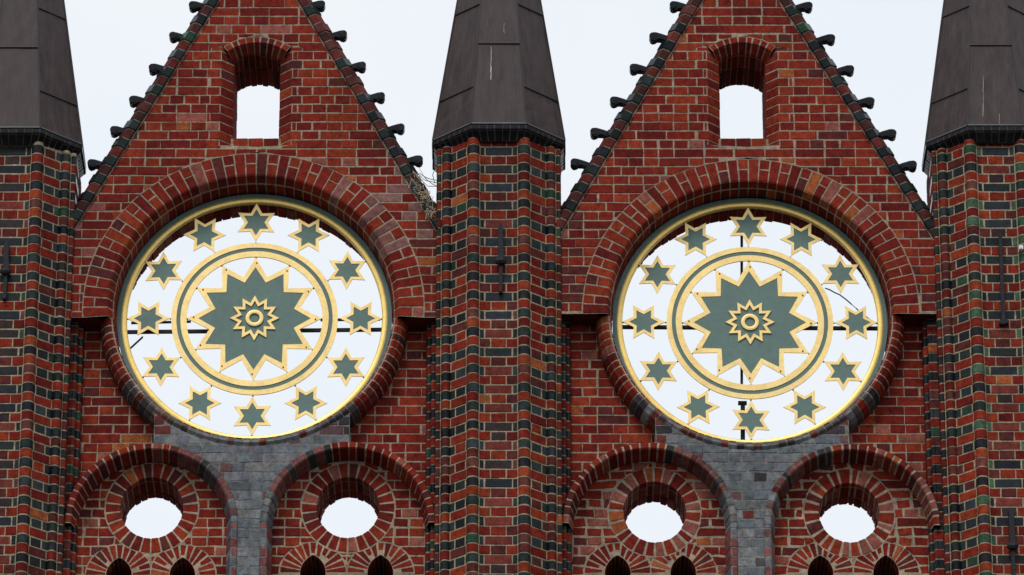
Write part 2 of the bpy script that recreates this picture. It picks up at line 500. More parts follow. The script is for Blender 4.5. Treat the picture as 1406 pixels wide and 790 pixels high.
# ------------------------------------------------------------------ gables
def build_gable(G):
    rng = G['seed']; random.seed(rng)
    axis_x, base_z = P(G['ros'][0], 790, 0)
    root = thing('brick_gable', G['label'], 'gable', (axis_x, 0, ZB), 'stepped brick gables of the facade')
    cx, cz = P(G['ros'][0], G['ros'][1], .30)
    G['c'] = (cx, cz)
    Ro = G['Ro'] * U; Rf = (G['Ro'] - 32) * U; Ri = 191.5 * U; RL = 213 * U
    zs = P(0, G['spring'], 0)[1]
    # slopes: measured inner lines of the coping
    (lx0, ly0), (lx1, ly1) = G['lslope']; (rx0, ry0), (rx1, ry1) = G['rslope']
    A, B = P(lx0, ly0), P(lx1, ly1); Cc, Dd = P(rx0, ry0), P(rx1, ry1)
    kl = (A[0] - B[0]) / (A[1] - B[1]); kr = (Cc[0] - Dd[0]) / (Cc[1] - Dd[1])
    xl = lambda z: A[0] + (z - A[1]) * kl
    xr = lambda z: Cc[0] + (z - Cc[1]) * kr
    ztop = (Cc[0] - A[0] + kl * A[1] - kr * Cc[1]) / (kl - kr)
    XL, XR = P(G['xl'], 400)[0], P(G['xr'], 400)[0]
    # small window
    wx, wz0 = P(G['win'][0], 200)[0], P(0, 200)[1]
    hw = 32 * U; hc = 50 * U
    wcx, wcz = P(G['win'][0], 117)
    wro = 76.4 * U
    zsp = wcz + math.sqrt(wro ** 2 - (47 * U) ** 2)
    JX = .10
    def region(z):
        ivs = [(max(XL, xl(z)), min(XR, xr(z)))]
        if ivs[0][1] - ivs[0][0] < .02: return []
        h = circle_half(z, cz, Ro)
        if h: ivs = subtract(ivs, cx - h, cx + h)
        if wz0 < z < zsp:
            q = hc + (JX if course(z) % 2 else 0)
            ivs = subtract(ivs, wcx - q, wcx + q)
        elif z >= zsp:
            h = circle_half(z, wcz, wro)
            if h: ivs = subtract(ivs, wcx - h, wcx + h)
        return ivs
    def colw(x, z, k):
        px = (x - cx) / U
        d = 0.02
        edge = min(abs(x - XL), abs(x - XR))
        if z < zs + 1.2 and edge < .35: d = .45 if px < 0 and G['n'] == 1 else .25
        c = red(d, .03)
        # lime splashed patch beside the ring on the first gable
        if G['n'] == 0 and 1.25 < x - cx < 1.72 and .7 < z - cz < 1.75 and random.random() < .6:
            c = jit((.20, .105, .10), .2) + (.1,)
        return c
    mb = MB()
    rows(mb, region, zs, ztop - .05, 0.0, colw, seams=(cx,), back=T, phase=G['phase'] + cx)
    # underside ledge at the springing and thickness
    for x0, x1 in ((XL, cx - RL * .985), (cx + RL * .985, XR)):
        mb.add([(x0, .0032, zs), (x1, .0032, zs), (x1, T, zs), (x0, T, zs)], [(0, 1, 2, 3)], (.11, .03, .022, 0))
    mb.build('upper_brickwork', MAS, root)

    # ring round the rosette, upper half flush with the wall
    th = math.acos((zs - cz) / Ro) if abs(zs - cz) < Ro else math.pi / 2
    prof = [(Ro, 0), (Rf, 0), (Rf - .018, .008), (Ri + .012, .085), (Ri, .105), (Ri, .33), (Ri, .56), (Ri, T)]
    n = 48
    def spl(k):
        a = [(Ro - Rf) + .115, (Ro - Rf) + .36, (Ro - Rf) + .60]
        return ([.112] if k % 2 else []) + a
    def colr(x, z, k, t):
        c = red(.05, .05)
        if G['n'] == 0 and t > .55 and t < 1.3 and random.random() < .5: c = jit((.22, .10, .09), .25) + (.1,)
        return c
    mb = MB(); ring(mb, cx, cz, prof, -th, th, n, colr, spl, jitter=.002, ajit=.0022)
    # end faces under the springing
    for sgn in (-1, 1):
        mb.add([(cx + sgn * Ri, .08, zs - .001), (cx + sgn * Ro, .004, zs - .001), (cx + sgn * Ro, .3, zs - .001), (cx + sgn * Ri, .3, zs - .001)], [(0, 1, 2, 3)], (.12, .03, .022, 0))
        xa, xb = sorted((cx + sgn * (Ri + .014), cx + sgn * (Ro - .012)))
        mb.box(xa, xb, .12, T - .02, zs - .0005, zs + .22, (.12, .03, .022, 0))
    mb.build('rosette_arch_ring', MAS, root)
    # lower half: a projecting roll
    profl = [(RL, YR), (RL - .012, .17), (RL - .05, .085), (RL - .10, .05), (RL - .15, .07), (Ri, .13), (Ri, .33), (Ri, .56), (Ri, T)]
    def splL(k): return [.30, .52, .75]
    def coll(x, z, k, t):
        d = abs(abs(t) - math.pi)
        if d < .42: return grey() if random.random() < .75 else soot()
        if d < .80: return soot() if random.random() < .85 else grey()
        if d < 1.0 and random.random() < .4: return soot()
        return red(.12 if G['n'] == 0 else .05, .03)
    mb = MB(); ring(mb, cx, cz, profl, th, 2 * math.pi - th, 54, coll, splL, jitter=.002, ajit=.003,
                    mcol=lambda x, z: MORT_D if z < cz - .9 else (.33, .29, .22))
    mb.build('lower_arch_ring', MAS, root)

    # window jambs, arch and sill
    zj = zsp
    for sgn, nm in ((-1, 'window_jamb'), (1, 'window_jamb')):
        mb = MB()
        pj = [(hc + JX, 0), (hc, 0), (hc - .01, .003), (hw + .008, .118), (hw, .13), (hw, .45), (hw, T)]
        def sj(k, Lt):
            return [(0, JX + .20, 'r'), (JX + .20, JX + .50, 'r'), (JX + .50, Lt, 'r')] if k % 2 else [(JX, JX + .28, 'r'), (JX + .28, JX + .6, 'r'), (JX + .6, Lt, 'r')]
        column(mb, pj, wz0, zj, lambda kd, k, z: red(.02, .02), sj, origin=(wcx, 0), mirror=sgn < 0)
        mb.build(nm, MAS, root)
    mb = MB()
    ta = math.asin(47 / 76.4)
    pw = [(wro, 0), (67 * U, 0), (57 * U, .11), (56 * U, .13), (56 * U, .40), (56 * U, T)]
    ring(mb, wcx, wcz, pw, -ta, ta, 9, lambda x, z, k, t: red(.02), lambda k: [.24, .5], jitter=.002, ajit=.01)
    mb.build('window_arch', MAS, root)
    mb = MB()
    zt = P(0, 190, .1)[1]
    for i in range(3):
        a = wcx - hw + i * 2 * hw / 3
        mb.brick([(a + .006, wz0 + .006), (a + 2 * hw / 3 - .006, wz0 + .006), (a + 2 * hw / 3 - .006, zt), (a + .006, zt)], .1, red(), deep=.2)
    mb.box(wcx - hc + .004, wcx + hc - .004, .106, T, wz0 - .002, zt - .004, MORT)
    mb.build('window_sill', MAS, root)

    # recessed panels left and right of the lower ring
    SX = G['shaft']                                   # photo x of the four shaft edges
    sL0, sL1 = P(SX[0], 600, YR - .1)[0], P(SX[1], 600, YR - .1)[0]
    sR0, sR1 = P(SX[2], 600, YR - .1)[0], P(SX[3], 600, YR - .1)[0]
    gx0, gx1 = P(G['block'][0], 600, YB)[0], P(G['block'][1], 600, YB)[0]
    hoods = []
    for (hx, hy, ro, ri) in G['hoods']:
        X, Z = P(hx, hy, YH); hoods.append((X, Z, ro * U, ri * U))
    def reg_rec(side):
        def rg(z):
            ivs = [(sL0 - .3, gx0)] if side < 0 else [(gx1, sR1 + .3)]
            h = circle_half(z, cz, RL - .01)
            if z < cz and h: ivs = subtract(ivs, cx - h, cx + h)
            elif h: ivs = subtract(ivs, cx - h, cx + h)
            for X, Z, ro, ri in hoods:
                h = circle_half(z, Z, ro - .02) if z > Z else ro - .02
                if h: ivs = subtract(ivs, X - h, X + h)
            return [i for i in ivs if i[1] - i[0] > .01]
        return rg
    zlow = hoods[0][1]
    for side in (-1, 1):
        mb = MB()
        rows(mb, reg_rec(side), zlow, zs + .06, YR, lambda x, z, k: red(.04, .03), seams=(hoods[0 if side < 0 else 1][0],), back=T, phase=G['phase'] + .07)
        mb.build('recessed_panel', MAS, root)
    # dark joist pocket right under the ledge
    # grey weathered block between the hoods, running down as a pier
    def reg_block(z):
        ivs = [(gx0, gx1)]
        h = circle_half(z, cz, RL - .075)
        if h: ivs = subtract(ivs, cx - h, cx + h)
        for X, Z, ro, ri in hoods:
            h = circle_half(z, Z, ro - .004) if z > Z else ro - .004
            if h: ivs = subtract(ivs, X - h, X + h)
        return [i for i in ivs if i[1] - i[0] > .01]
    def colb(x, z, k):
        dx = abs(x - cx); edge = dx / (gx1 - cx)
        if z > zlow - .1 and edge > .72 and random.random() < .5: return soot() if random.random() < .6 else jit((.13, .04, .035), .2) + (.1,)
        if G['n'] == 1 and z < zlow - .1 and random.random() < .22: return jit((.25, .10, .10), .2) + (.1,)
        if random.random() < .04: return soot()
        return grey()
    ztopb = cz - math.sqrt(max(.01, RL ** 2 - (gx0 - cx) ** 2)) + .12
    mb = MB()
    rows(mb, reg_block, ZB, ztopb, YB, colb, seams=(cx, hoods[0][0], hoods[1][0]), mcol=MORT_G, phase=G['phase'] + .03, stretch=.24, jitter=.003)
    for xx in (gx0, gx1):
        hX, hZ, hro, _ = hoods[0 if xx < cx else 1]
        zq = hZ + math.sqrt(max(0, hro ** 2 - (xx - hX) ** 2)) - .02
        mb.add([(xx, YB + .003, zq), (xx, YR, zq), (xx, YR, ztopb - .1), (xx, YB + .003, ztopb - .1)], [(0, 1, 2, 3)], (.12, .06, .06, .2))
    z = ZB
    while z < ztopb:
        zz = z + .008; ivs = [(gx0 + .004, gx1 - .004)]
        h = circle_half(zz, cz, RL - .13)
        if h: ivs = subtract(ivs, cx - h, cx + h)
        for X, Z, ro, ri in hoods:
            h = circle_half(zz, Z, ro - .03) if zz > Z else ro - .03
            if h: ivs = subtract(ivs, X - h, X + h)
        for l, r in ivs:
            mb.add([(l, YB + .05, z), (r, YB + .05, z), (r, YB + .05, z + .0161), (l, YB + .05, z + .0161)], [(0, 1, 2, 3)], (.12, .12, .115, 0))
        z += .016
    mb.build('grey_pier', MAS, root)

    # hood arches and what they frame
    for hi_, (X, Z, ro, ri) in enumerate(hoods):
        inner_side = 1 if hi_ == 0 else -1
        ph = [(ro, YR), (ro, YH + .01), (ro - .008, YH), (ro - .055, YH), (ro - .068, YH + .012), (ri + .004, YR - .04), (ri, YR - .02), (ri, YR + .03)]
        worn = G['n'] == 1
        def colh(x, z, k, t):
            u = t * inner_side
            if u > .25:
                return (soot() if random.random() < .6 else (jit((.20, .08, .08), .2) + (.2,))) if u < 1.2 else grey()
            return red(.10 if u > -1.2 else .30, .04 + .12 * worn)
        mb = MB()
        ring(mb, X, Z, ph, -math.pi / 2, math.pi / 2, 30, colh, lambda k: [YR - YH - .02] if False else [], jitter=.0025, ajit=.008, gjit=.3 + .9 * worn,
             mcol=lambda x, z: (.38, .33, .25) if (x - X) * inner_side < .2 else MORT_D)
        # legs below the springing, pier side only (the other side stands on the shafts)
        def sp_leg(k, Lt): return [(0, .20, 'a'), (.20, Lt, 'a')] if k % 2 else [(0, .28, 'a'), (.28, Lt, 'a')]
        column(mb, ph, ZB, Z, lambda kd, k, z: grey() if random.random() < .45 else jit((.22, .09, .09), .25) + (.15,), sp_leg, origin=(X, 0), mirror=inner_side < 0, mcol=MORT_G)
        mb.build('hood_arch', MAS, root)
        # tympanum
        ox, oy, orx, ory, irx, iry = G['oculi'][hi_]
        OX, OZ = P(ox, oy, YR); orx, ory, irx, iry = orx * U, ory * U, irx * U, iry * U
        lan = [P(a, b, YR) for a, b in G['lancets'][hi_]]
        lr = 45.5 * U
        LZ = lan[0][1] - 26 * U
        outx0, outx1 = (X - ri - .004, X + ri + .004)
        def reg_t(z):
            h = circle_half(z, Z, ri + .012) if z > Z else ri + .012
            if not h: return []
            ivs = [(X - h, X + h)]
            d = 1 - ((z - OZ) / ory) ** 2
            if d > 0: h = math.sqrt(d) * orx; ivs = subtract(ivs, OX - h, OX + h)
            for lx, lz in lan:
                h = circle_half(z, LZ, lr) if z > LZ else lr
                if h: ivs = subtract(ivs, lx - h, lx + h)
            return [i for i in ivs if i[1] - i[0] > .012]
        mb = MB()
        rows(mb, reg_t, ZB, Z + ri + .011, YR, lambda x, z, k: red(.06, .05 + .10 * worn), seams=(lan[0][0], OX, lan[1][0]), back=T,
             phase=G['phase'] + .11, jitter=.0055 if worn else .0018, gap=.017 if worn else .0145, split=.4,
             mcol=(.34, .30, .22))
        def reg_f(z):
            h = circle_half(z, Z, ri + .02) if z > Z else ri + .02
            if not h: return []
            ivs = [(X - h, X + h)]
            d = 1 - ((z - OZ) / (iry + .01)) ** 2
            if d > 0: h = math.sqrt(d) * (irx + .01); ivs = subtract(ivs, OX - h, OX + h)
            for lx, lz in lan:
                a_ = (26 ** 2 - 17 ** 2) / 34 * U; rd = 17 * U + a_
                v = z - LZ
                if v < 0: h = 17 * U + .008
                elif v < 26 * U + .008: h = math.sqrt(max(0, rd * rd - v * v)) - a_ + .008
                else: h = 0
                if h > 0: ivs = subtract(ivs, lx - h, lx + h)
            return [i for i in ivs if i[1] - i[0] > .002]
        z = ZB
        while z < Z + ri:
            for l, r in reg_f(z + .005):
                mb.add([(l, YR + .0075, z), (r, YR + .0075, z), (r, YR + .0075, z + .0101), (l, YR + .0075, z + .0101)], [(0, 1, 2, 3)], (.33, .29, .21, 0))
            z += .01
        tym = mb.build('tympanum', MAS, root)
        mb = MB()
        po = [(orx, YR), (irx + .006, YR), (irx, YR + .006), (irx, .5), (irx, T)]
        e = ((iry / irx) + (ory / orx)) / 2
        ring(mb, OX, OZ, po, -math.pi, math.pi, 26 if not worn else 24, lambda x, z, k, t: red(.08, .05 + .25 * worn), lambda k: [orx - irx + .10, orx - irx + .34],
             ev=e, jitter=.002 + .003 * worn, ajit=.006 + .02 * worn, gjit=.2 + .8 * worn, gap=.014, mcol=(.36, .31, .23))
        mb.build('oculus_ring', MAS, tym)
        for li, (lx, lz) in enumerate(lan):
            mb = MB()
            hwl = 17 * U; th_ = 26 * U; aa = (th_ ** 2 - hwl ** 2) / (2 * hwl); rad = hwl + aa
            def rho(t):
                s_, c_ = abs(math.sin(t)), math.cos(t)
                # intersection of the ray with circle centred (-aa,0) radius rad
                bq = s_ * aa; return -bq + math.sqrt(max(0, bq * bq + rad * rad - aa * aa))
            nv = 13
            other = lan[1 - li][0]; midx = (lan[0][0] + lan[1][0]) / 2
            def rout(t):
                r = lr
                s_ = math.sin(t)
                if (other - lx) * s_ > 0 and abs(s_) > .01:
                    r = min(r, abs(midx - lx) / abs(s_) - .0)
                # stop under the oculus ring
                for q in range(40):
                    x_, z_ = lx + s_ * r, LZ + math.cos(t) * r
                    if ((x_ - OX) / orx) ** 2 + ((z_ - OZ) / ory) ** 2 < 1: r -= .004
                    else: break
                return r
            for q in range(nv):
                t0 = -math.pi / 2 + math.pi * q / nv; t1 = -math.pi / 2 + math.pi * (q + 1) / nv
                def fl(s, t, h):
                    a_, b_ = rho(t), rout(t)
                    if s < 1: r = b_ + (a_ - b_) * s; y = YR + h
                    else: r = a_ + h; y = YR + (s - 1) * (T - YR)
                    return (lx + math.sin(t) * r, y, LZ + math.cos(t) * r)
                mb.sheet(fl, [0, 1, 2], [t0, (t0 + t1) / 2, t1], .0035, lambda p: mort((.36, .31, .23)))
                g2 = .010 / .2
                c = red(.03)
                # front face and soffit as two bricks
                pts = []
                a0_, a1_ = t0 + g2 * .6, t1 - g2 * .6
                poly = []
                for t in (a0_, (a0_ + a1_) / 2, a1_):
                    poly.append((lx + math.sin(t) * (rout(t) - .006), LZ + math.cos(t) * (rout(t) - .006)))
                for t in (a1_, (a0_ + a1_) / 2, a0_):
                    poly.append((lx + math.sin(t) * (rho(t) + .004), LZ + math.cos(t) * (rho(t) + .004)))
                mb.brick(poly, YR, c, jitter=.0015)
                def fs_(s, t, h):
                    r = rho(t) + h
                    return (lx + math.sin(t) * r, YR + s, LZ + math.cos(t) * r)
                for s0, s1 in ((.004, .13), (.142, .32), (.332, T - YR - .01)):
                    mb.patch(fs_, [s0, s1], [a0_, (a0_ + a1_) / 2, a1_], red(.03))
            # straight sides
            column(mb, [(lr, YR), (hwl, YR), (hwl, T)], ZB, LZ, lambda kd, k, z: red(.03), lambda k, Lt: [(0, lr - hwl, 'a'), (lr - hwl, lr - hwl + .25, 'a'), (lr - hwl + .25, Lt, 'a')], origin=(lx, 0))
            column(mb, [(lr, YR), (hwl, YR), (hwl, T)], ZB, LZ, lambda kd, k, z: red(.03), lambda k, Lt: [(0, lr - hwl, 'a'), (lr - hwl, lr - hwl + .25, 'a'), (lr - hwl + .25, Lt, 'a')], origin=(lx, 0), mirror=True)
            mb.add([(lx - lr, T - .01, ZB), (lx + lr, T - .01, ZB), (lx + lr, T - .01, LZ + th_ + .05), (lx - lr, T - .01, LZ + th_ + .05)], [(0, 1, 2, 3)], (.03, .025, .025, 0))
            mb.build('lancet_arch', MAS, tym)

    # paired roll shafts in the corners of the recess
    rr_ = .032
    for side in (-1, 1):
        xo = (sL0 if side < 0 else sR1)              # outer edge, beside the turret
        wd = abs(sL1 - sL0)
        def roll(cx_, cy_, r_, a_from, a_to, nseg=6):
            return [(cx_ + r_ * math.cos(a_from + (a_to - a_from) * i / nseg), cy_ + r_ * math.sin(a_from + (a_to - a_from) * i / nseg)) for i in range(nseg + 1)]
        # local x grows towards the turret; profile goes from turret side inward to the panel
        r1 = wd / 4
        prof = [(wd + .05, .112)] + roll(wd - r1, .112 + r1, r1, -math.pi / 2 + .5, -math.pi, 5) + roll(r1 + .01, .185 + r1, r1, -math.pi / 2 + .5, -math.pi, 5) + [(.004, YR)]
        Lp, Lk, _ = prof_eval(prof)
        def ss(k, Lt):
            kd = 'd' if k % 2 else 'r'
            a = Lk[6]
            return [(0, a, kd), (a, Lt, kd)]
        mb = MB()
        Zt = P(0, G['spring'] + 2, 0)[1] - .0
        X, Z, ro, ri = hoods[0 if side < 0 else 1]
        xin = sL1 if side < 0 else sR0
        zh = Z + math.sqrt(max(0, ro ** 2 - (abs((sL0 + sL1) / 2 - X) if side < 0 else abs((sR0 + sR1) / 2 - X)) ** 2))
        for za, zb_ in ((ZB, zs - .002),):
            column(mb, prof, za, zb_, lambda kd, k, z: (glaze(1.0 if G['n'] else .5) if kd == 'd' else red(.10)) if True else None, ss, origin=(xin, 0), mirror=side < 0,
                   mcol=(.24, .23, .18))
        mb.build('corner_shaft', MAS, root)

    # coping with crockets
    for side in (-1, 1):
        fx = xl if side < 0 else xr
        kk = kl if side < 0 else kr
        z_lo, z_hi = (P(0, 330)[1], ztop + .1)
        nrm = Vector((-1, 0, kk)) if side < 0 else Vector((1, 0, -kk)); nrm.normalize()   # outward in (x,z)
        along = Vector((kk, 0, 1)).normalized()
        o0 = Vector((fx(z_lo), 0, z_lo))
        Ls = (z_hi - z_lo) / along.z
        wc = .146
        pc = [(.0, -.012), (.012, -.028), (.080, -.034), (.138, .045), (wc, .06), (wc, T - .05), (.138, T), (0, T)]
        Lt, Lk, fn = prof_eval(pc)
        # (profile runs outward, so inward = reversed normal)
        def f(s, t, h):
            n_, y_ = fn(s, -h)
            # bricks are laid level: each brick's joints are horizontal across the face
            p = o0 + along * t + nrm * n_
            return (p.x, y_, p.z - n_ * .10)
        mb = MB()
        pitch = COURSE / along.z
        nb = int(Ls / pitch)
        mb.sheet(f, Lk, [i * Ls / 60 for i in range(61)], .004, lambda p: mort((.25, .23, .19)))
        for i in range(nb):
            dk = (i % 2 == G['cop'][0 if side < 0 else 1])
            c = glaze(.5) if dk else (jit(random.choice([(.085, .022, .02), (.06, .02, .019), (.13, .026, .02)]), .2) + (.35,))
            t0, t1 = i * pitch + .006, (i + 1) * pitch - .006
            hh = .013 if dk else 0
            for s0, s1 in ((0, Lk[4]), (Lk[4], Lk[4] + .28), (Lk[4] + .28, Lk[5]), (Lk[5], Lt)):
                mb.patch(lambda s, t, h: f(s, t, h - hh), cut_knots(Lk, s0 + .003, s1 - .003), [t0, t1], c, jitter=.002)
        for i in range(24):
            t0, t1 = Ls * i / 24, Ls * (i + 1) / 24; wv = .010 + random.uniform(-.003, .004)
            q0, q1 = o0 + along * t0, o0 + along * t1
            mb.add([(q0.x, -.003, q0.z), (q1.x, -.003, q1.z), (q1.x - nrm.x * wv, -.003, q1.z - nrm.z * wv), (q0.x - nrm.x * wv, -.003, q0.z - nrm.z * wv)], [(0, 1, 2, 3)], mort())
        cop = mb.build('coping', MAS, root)
        # crockets: glazed hooked bricks
        for j, (qx, qy) in enumerate(G['crockets'][0 if side < 0 else 1]):
            qX, qZ = P(qx, qy, .06)
            # outline in px, pointing left, origin at knob centre
            out = [(34, -7), (26, -1.5), (14, 3.2), (4, 6.2), (0, 6.4), (-4, 4), (-5, 0), (-4.4, -4.6), (-1, -6.6), (3, -5.6), (5.5, -3.8), (12, -4.2), (20, -7), (27, -11)]
            kx = -side
            js = 1 + random.uniform(-.05, .05)
            poly = [(qX + kx * a * U * js, qZ + b * U * 1.08 * js) for a, b in out]
            c = jit((.013, .016, .022), .2) + (1,)
            m2 = MB(); m2.prism(poly, .03 + random.uniform(-.006, .006), .115, c, .009)
            # rounded knob lip at the tip
            m2.tube([(qX - kx * .5 * U, .022, qZ + .5 * U), (qX - kx * .5 * U, .122, qZ + .5 * U)], 5.4 * U, 12, c)
            m2.build('crocket', MAS, cop)
    return root

GABLES = [
    dict(n=0, seed=11, label='left of the two red brick gables, bird nest lodged against its right edge', ros=(349.6, 438.5), Ro=234, spring=436,
         lslope=((300, 2), (103, 313)), rslope=((411, 5), (598, 314)), xl=85, xr=612, win=(352, 117), phase=.02,
         shaft=(95, 111, 583.5, 598), block=(211, 480), cop=(0, 1),
         hoods=[(207, 718, 117, 101), (477.5, 717, 118, 103)],
         oculi=[(208.5, 697.5, 63.5, 65.5, 42.3, 45.3), (478, 697, 63.5, 65.5, 42.3, 44.6)],
         lancets=[[(164, 766), (251, 766)], [(430, 762.5), (522.5, 763)]],
         crockets=[[(265, 9), (238, 51), (210, 95), (183, 139), (157, 180.5), (126, 226)], [(441, 8), (471, 49), (497, 92), (523, 134), (550, 177), (575, 221)]]),
    dict(n=1, seed=23, label='right of the two red brick gables, worn brickwork round its oculi', ros=(1029.6, 444), Ro=231, spring=431,
         lslope=((964, 2), (771, 318)), rslope=((1074, 8), (1275, 318)), xl=760, xr=1290, win=(1020, 117), phase=.09,
         shaft=(770, 785, 1270, 1288), block=(900, 1166), cop=(1, 1),
         hoods=[(892, 718, 118, 103), (1170.5, 721, 119, 104)],
         oculi=[(899, 703, 63, 65, 42.3, 44.8), (1166, 704, 62, 64, 41.0, 44)],
         lancets=[[(848, 763), (938, 763)], [(1126, 763), (1216, 763)]],
         crockets=[[(925, 9), (897, 52), (870, 95), (843, 140), (816, 183), (789, 225)], [(1110, 10), (1141, 54.5), (1167, 97), (1195, 141), (1225, 185), (1253, 228)]]),
]
for G in GABLES: build_gable(G)

# ------------------------------------------------------------------ turrets
YT = -.30                         # front of the turret
def build_turret(px, ylev, label, seed, greeny, mossy=0):
    random.seed(seed)
    X = P(px, 455, YT)[0]
    z_top = P(0, ylev, YT - .05)[1]                  # top of the front eaves
    root = thing('turret', label, 'turret', (X, YT + .6, ZB), 'octagonal turrets between the gables')
    u = U
    def arc(cx_, cy_, r_, a0, a1, n):
        return [(cx_ + r_ * math.cos(a0 + (a1 - a0) * i / n), cy_ + r_ * math.sin(a0 + (a1 - a0) * i / n)) for i in range(n + 1)]
    # half plan from the centre of the front face to the side; y grows away from the viewer
    half = [(0, .060), (20.5 * u, .060), (24 * u, .052), (26.2 * u, .040)]
    half += arc(34.5 * u, .048, 8.0 * u, math.pi + .15, 2 * math.pi - .25, 8)
    half += [(43.2 * u, .062), (65 * u, .205)]
    half += arc(71.5 * u, .235, 6.2 * u, math.pi + .5, 2 * math.pi - .1, 6)
    half += [(78.6 * u, .262)] + arc(81.8 * u, .285, 4.4 * u, math.pi + .9, 2 * math.pi, 4)
    half += [(86.2 * u, .62), (86.2 * u, .95), (36 * u, 1.28), (0, 1.28)]
    # run side -> centre so that the inward normal points into the turret
    prof = half[::-1]
    Lt, Lk, fn = prof_eval(prof)
    N = len(prof) - 1
    def S(i): return Lk[N - i]                        # arc position of half[i]
    i_flat, i_r0, i_r1 = 1, 4, 12
    i_a0, i_a1 = 13, 14
    i_s0, i_s1 = 15, 21
    i_t0, i_t1 = 22, 27
    def spl(k, L_):
        o = []
        sc = S(0)
        # rear faces, plain
        o += [(0, .34, 'p'), (.34, .66, 'p'), (.66, S(28), 'p')]
        if k % 2 == 0:   # dark course
            o += [(S(28), S(28) + .18, 'd2'), (S(28) + .18, S(i_t0), 'd2'), (S(i_t0), S(i_a0) - .152, 'd'), (S(i_a0) - .149, S(i_a0) - .015, 'h'), (S(i_a0) - .012, S(i_r0) + .008, 'D'), (S(i_r0) + .008, S(i_flat) + .010, 'D')]
        else:
            o += [(S(28), S(28) + .30, 'r'), (S(28) + .30, S(i_t0), 'rd'), (S(i_t0), S(i_s0) + .01, 'rd'), (S(i_s0) + .01, S(i_a0) - .0, 'R'),
                  (S(i_a0), S(i_r0) + .004, 'RR'), (S(i_r0) + .004, sc - .075, 'rd'), (sc - .075, sc + .0068, 'cc')]
        return o
    def rstate(k, tag, p):
        r = random.Random(seed * 1000 + k * 17 + hash(tag) % 97); return r.random() < p
    cc = {}
    def colf_side(sd):
        def colf(kind, k, z):
            low = z < z_top - 2.0
            if kind in ('d', 'D', 'd2'):
                g_ = glaze(greeny)
                if kind == 'D' and mossy and random.random() < .4: g_ = jit((.035, .080, .045), .3) + (.5,)
                if kind == 'D': g_ = tuple(min(1, x * 1.35) for x in g_[:3]) + (.75,)
                return g_
            if kind == 'dr': return glaze(greeny) if random.random() < .55 else red(.3)
            if kind == 'h': return glaze(greeny) if random.random() < .72 else red(.3)
            if kind in ('c', 'cc'):
                if (k, kind) not in cc:
                    if kind == 'c':
                        if random.random() < (.55 if low else .9): cc[(k, kind)] = jit(random.choice([(.013, .018, .025), (.020, .027, .035), (.030, .022, .024), (.014, .022, .021)]), .2) + (.7,)
                        else: cc[(k, kind)] = jit((.17, .04, .032), .2) + (.2,)
                    else: cc[(k, kind)] = red(.35 if low else .08) if random.random() < (.8 if low else .93) else jit((.035, .020, .022), .2) + (.5,)
                return cc[(k, kind)]
            if kind == 'rd': return red(.22)
            if kind == 'RR': return red(.03) if random.random() < .86 else jit((.29, .055, .022), .1) + (.1,)
            return red(.06)
        return colf
    mb = MB()
    for sd in (1, -1):
        column(mb, prof, ZB, z_top - .12, colf_side(sd), spl, origin=(X, YT), mirror=sd < 0, mcol=(.34, .31, .215), jitter=.002)
    kf = colf_side(0); k = 0
    while ZB + (k + 1) * COURSE < z_top - .12:
        a, b = ZB + k * COURSE + .006, ZB + (k + 1) * COURSE - .006
        h = 20.5 * U - .018 if k % 2 == 0 else .070
        mb.brick([(X - h, a), (X + h, a), (X + h, b), (X - h, b)], YT + .060, kf('c' if k % 2 == 0 else 'cc', k, b))
        k += 1
    mb.build('shaft', MAS, root)

    # octagonal cornice of glazed bricks
    cy = YT + .60
    k8 = math.tan(math.pi / 8)
    def octa(a):                                      # corners of an octagon of apothem a
        return [(a * sx, a * sy) for sx, sy in ((k8, -1), (1, -k8), (1, k8), (k8, 1), (-k8, 1), (-1, k8), (-1, -k8), (-k8, -1))]
    zc = z_top
    # profile outward/up: (apothem, z)
    pr = [(.585, zc - .155), (.612, zc - .110), (.650, zc - .062), (.664, zc - .052), (.664, zc - .010), (.652, zc)]
    mb = MB()
    Lp, Lkk, fnp = prof_eval(pr)
    O = octa(1.0)
    for e in range(8):
        p, q = O[e - 1], O[e]
        # corner-to-corner edge e
        def f(s, t, h):
            a, z = fnp(s, -h)
            return (X + (p[0] + (q[0] - p[0]) * t) * a, cy + (p[1] + (q[1] - p[1]) * t) * a, z)
        mb.sheet(f, Lkk, [0, 1], .004, lambda pp: mort((.085, .082, .075)))
        nb = 7
        mb.tscale = 1 / .5
        for b in range(nb):
            g_ = .007 if random.random() < .85 else .013
            t0, t1 = b / nb + g_ / 2 / .52, (b + 1) / nb - g_ / 2 / .52
            mb.patch(f, cut_knots(Lkk, .004, Lkk[2] - .004), [t0, t1], jit((.011, .012, .013), .2) + (1,), jitter=.002)
            mb.patch(f, cut_knots(Lkk, Lkk[2] + .004, Lp - .004), [t0, t1], jit((.014, .016, .019), .2) + (1,), jitter=.002)
        mb.tscale = 1.0
    mb.build('cornice', MAS, root)

    # spire clad in dark sheet copper
    a0, a1 = .648, .02
    H = 4.25
    zr = zc + .006
    def ap(t): return a0 + (a1 - a0) * t
    sp = MB()
    seams = {}
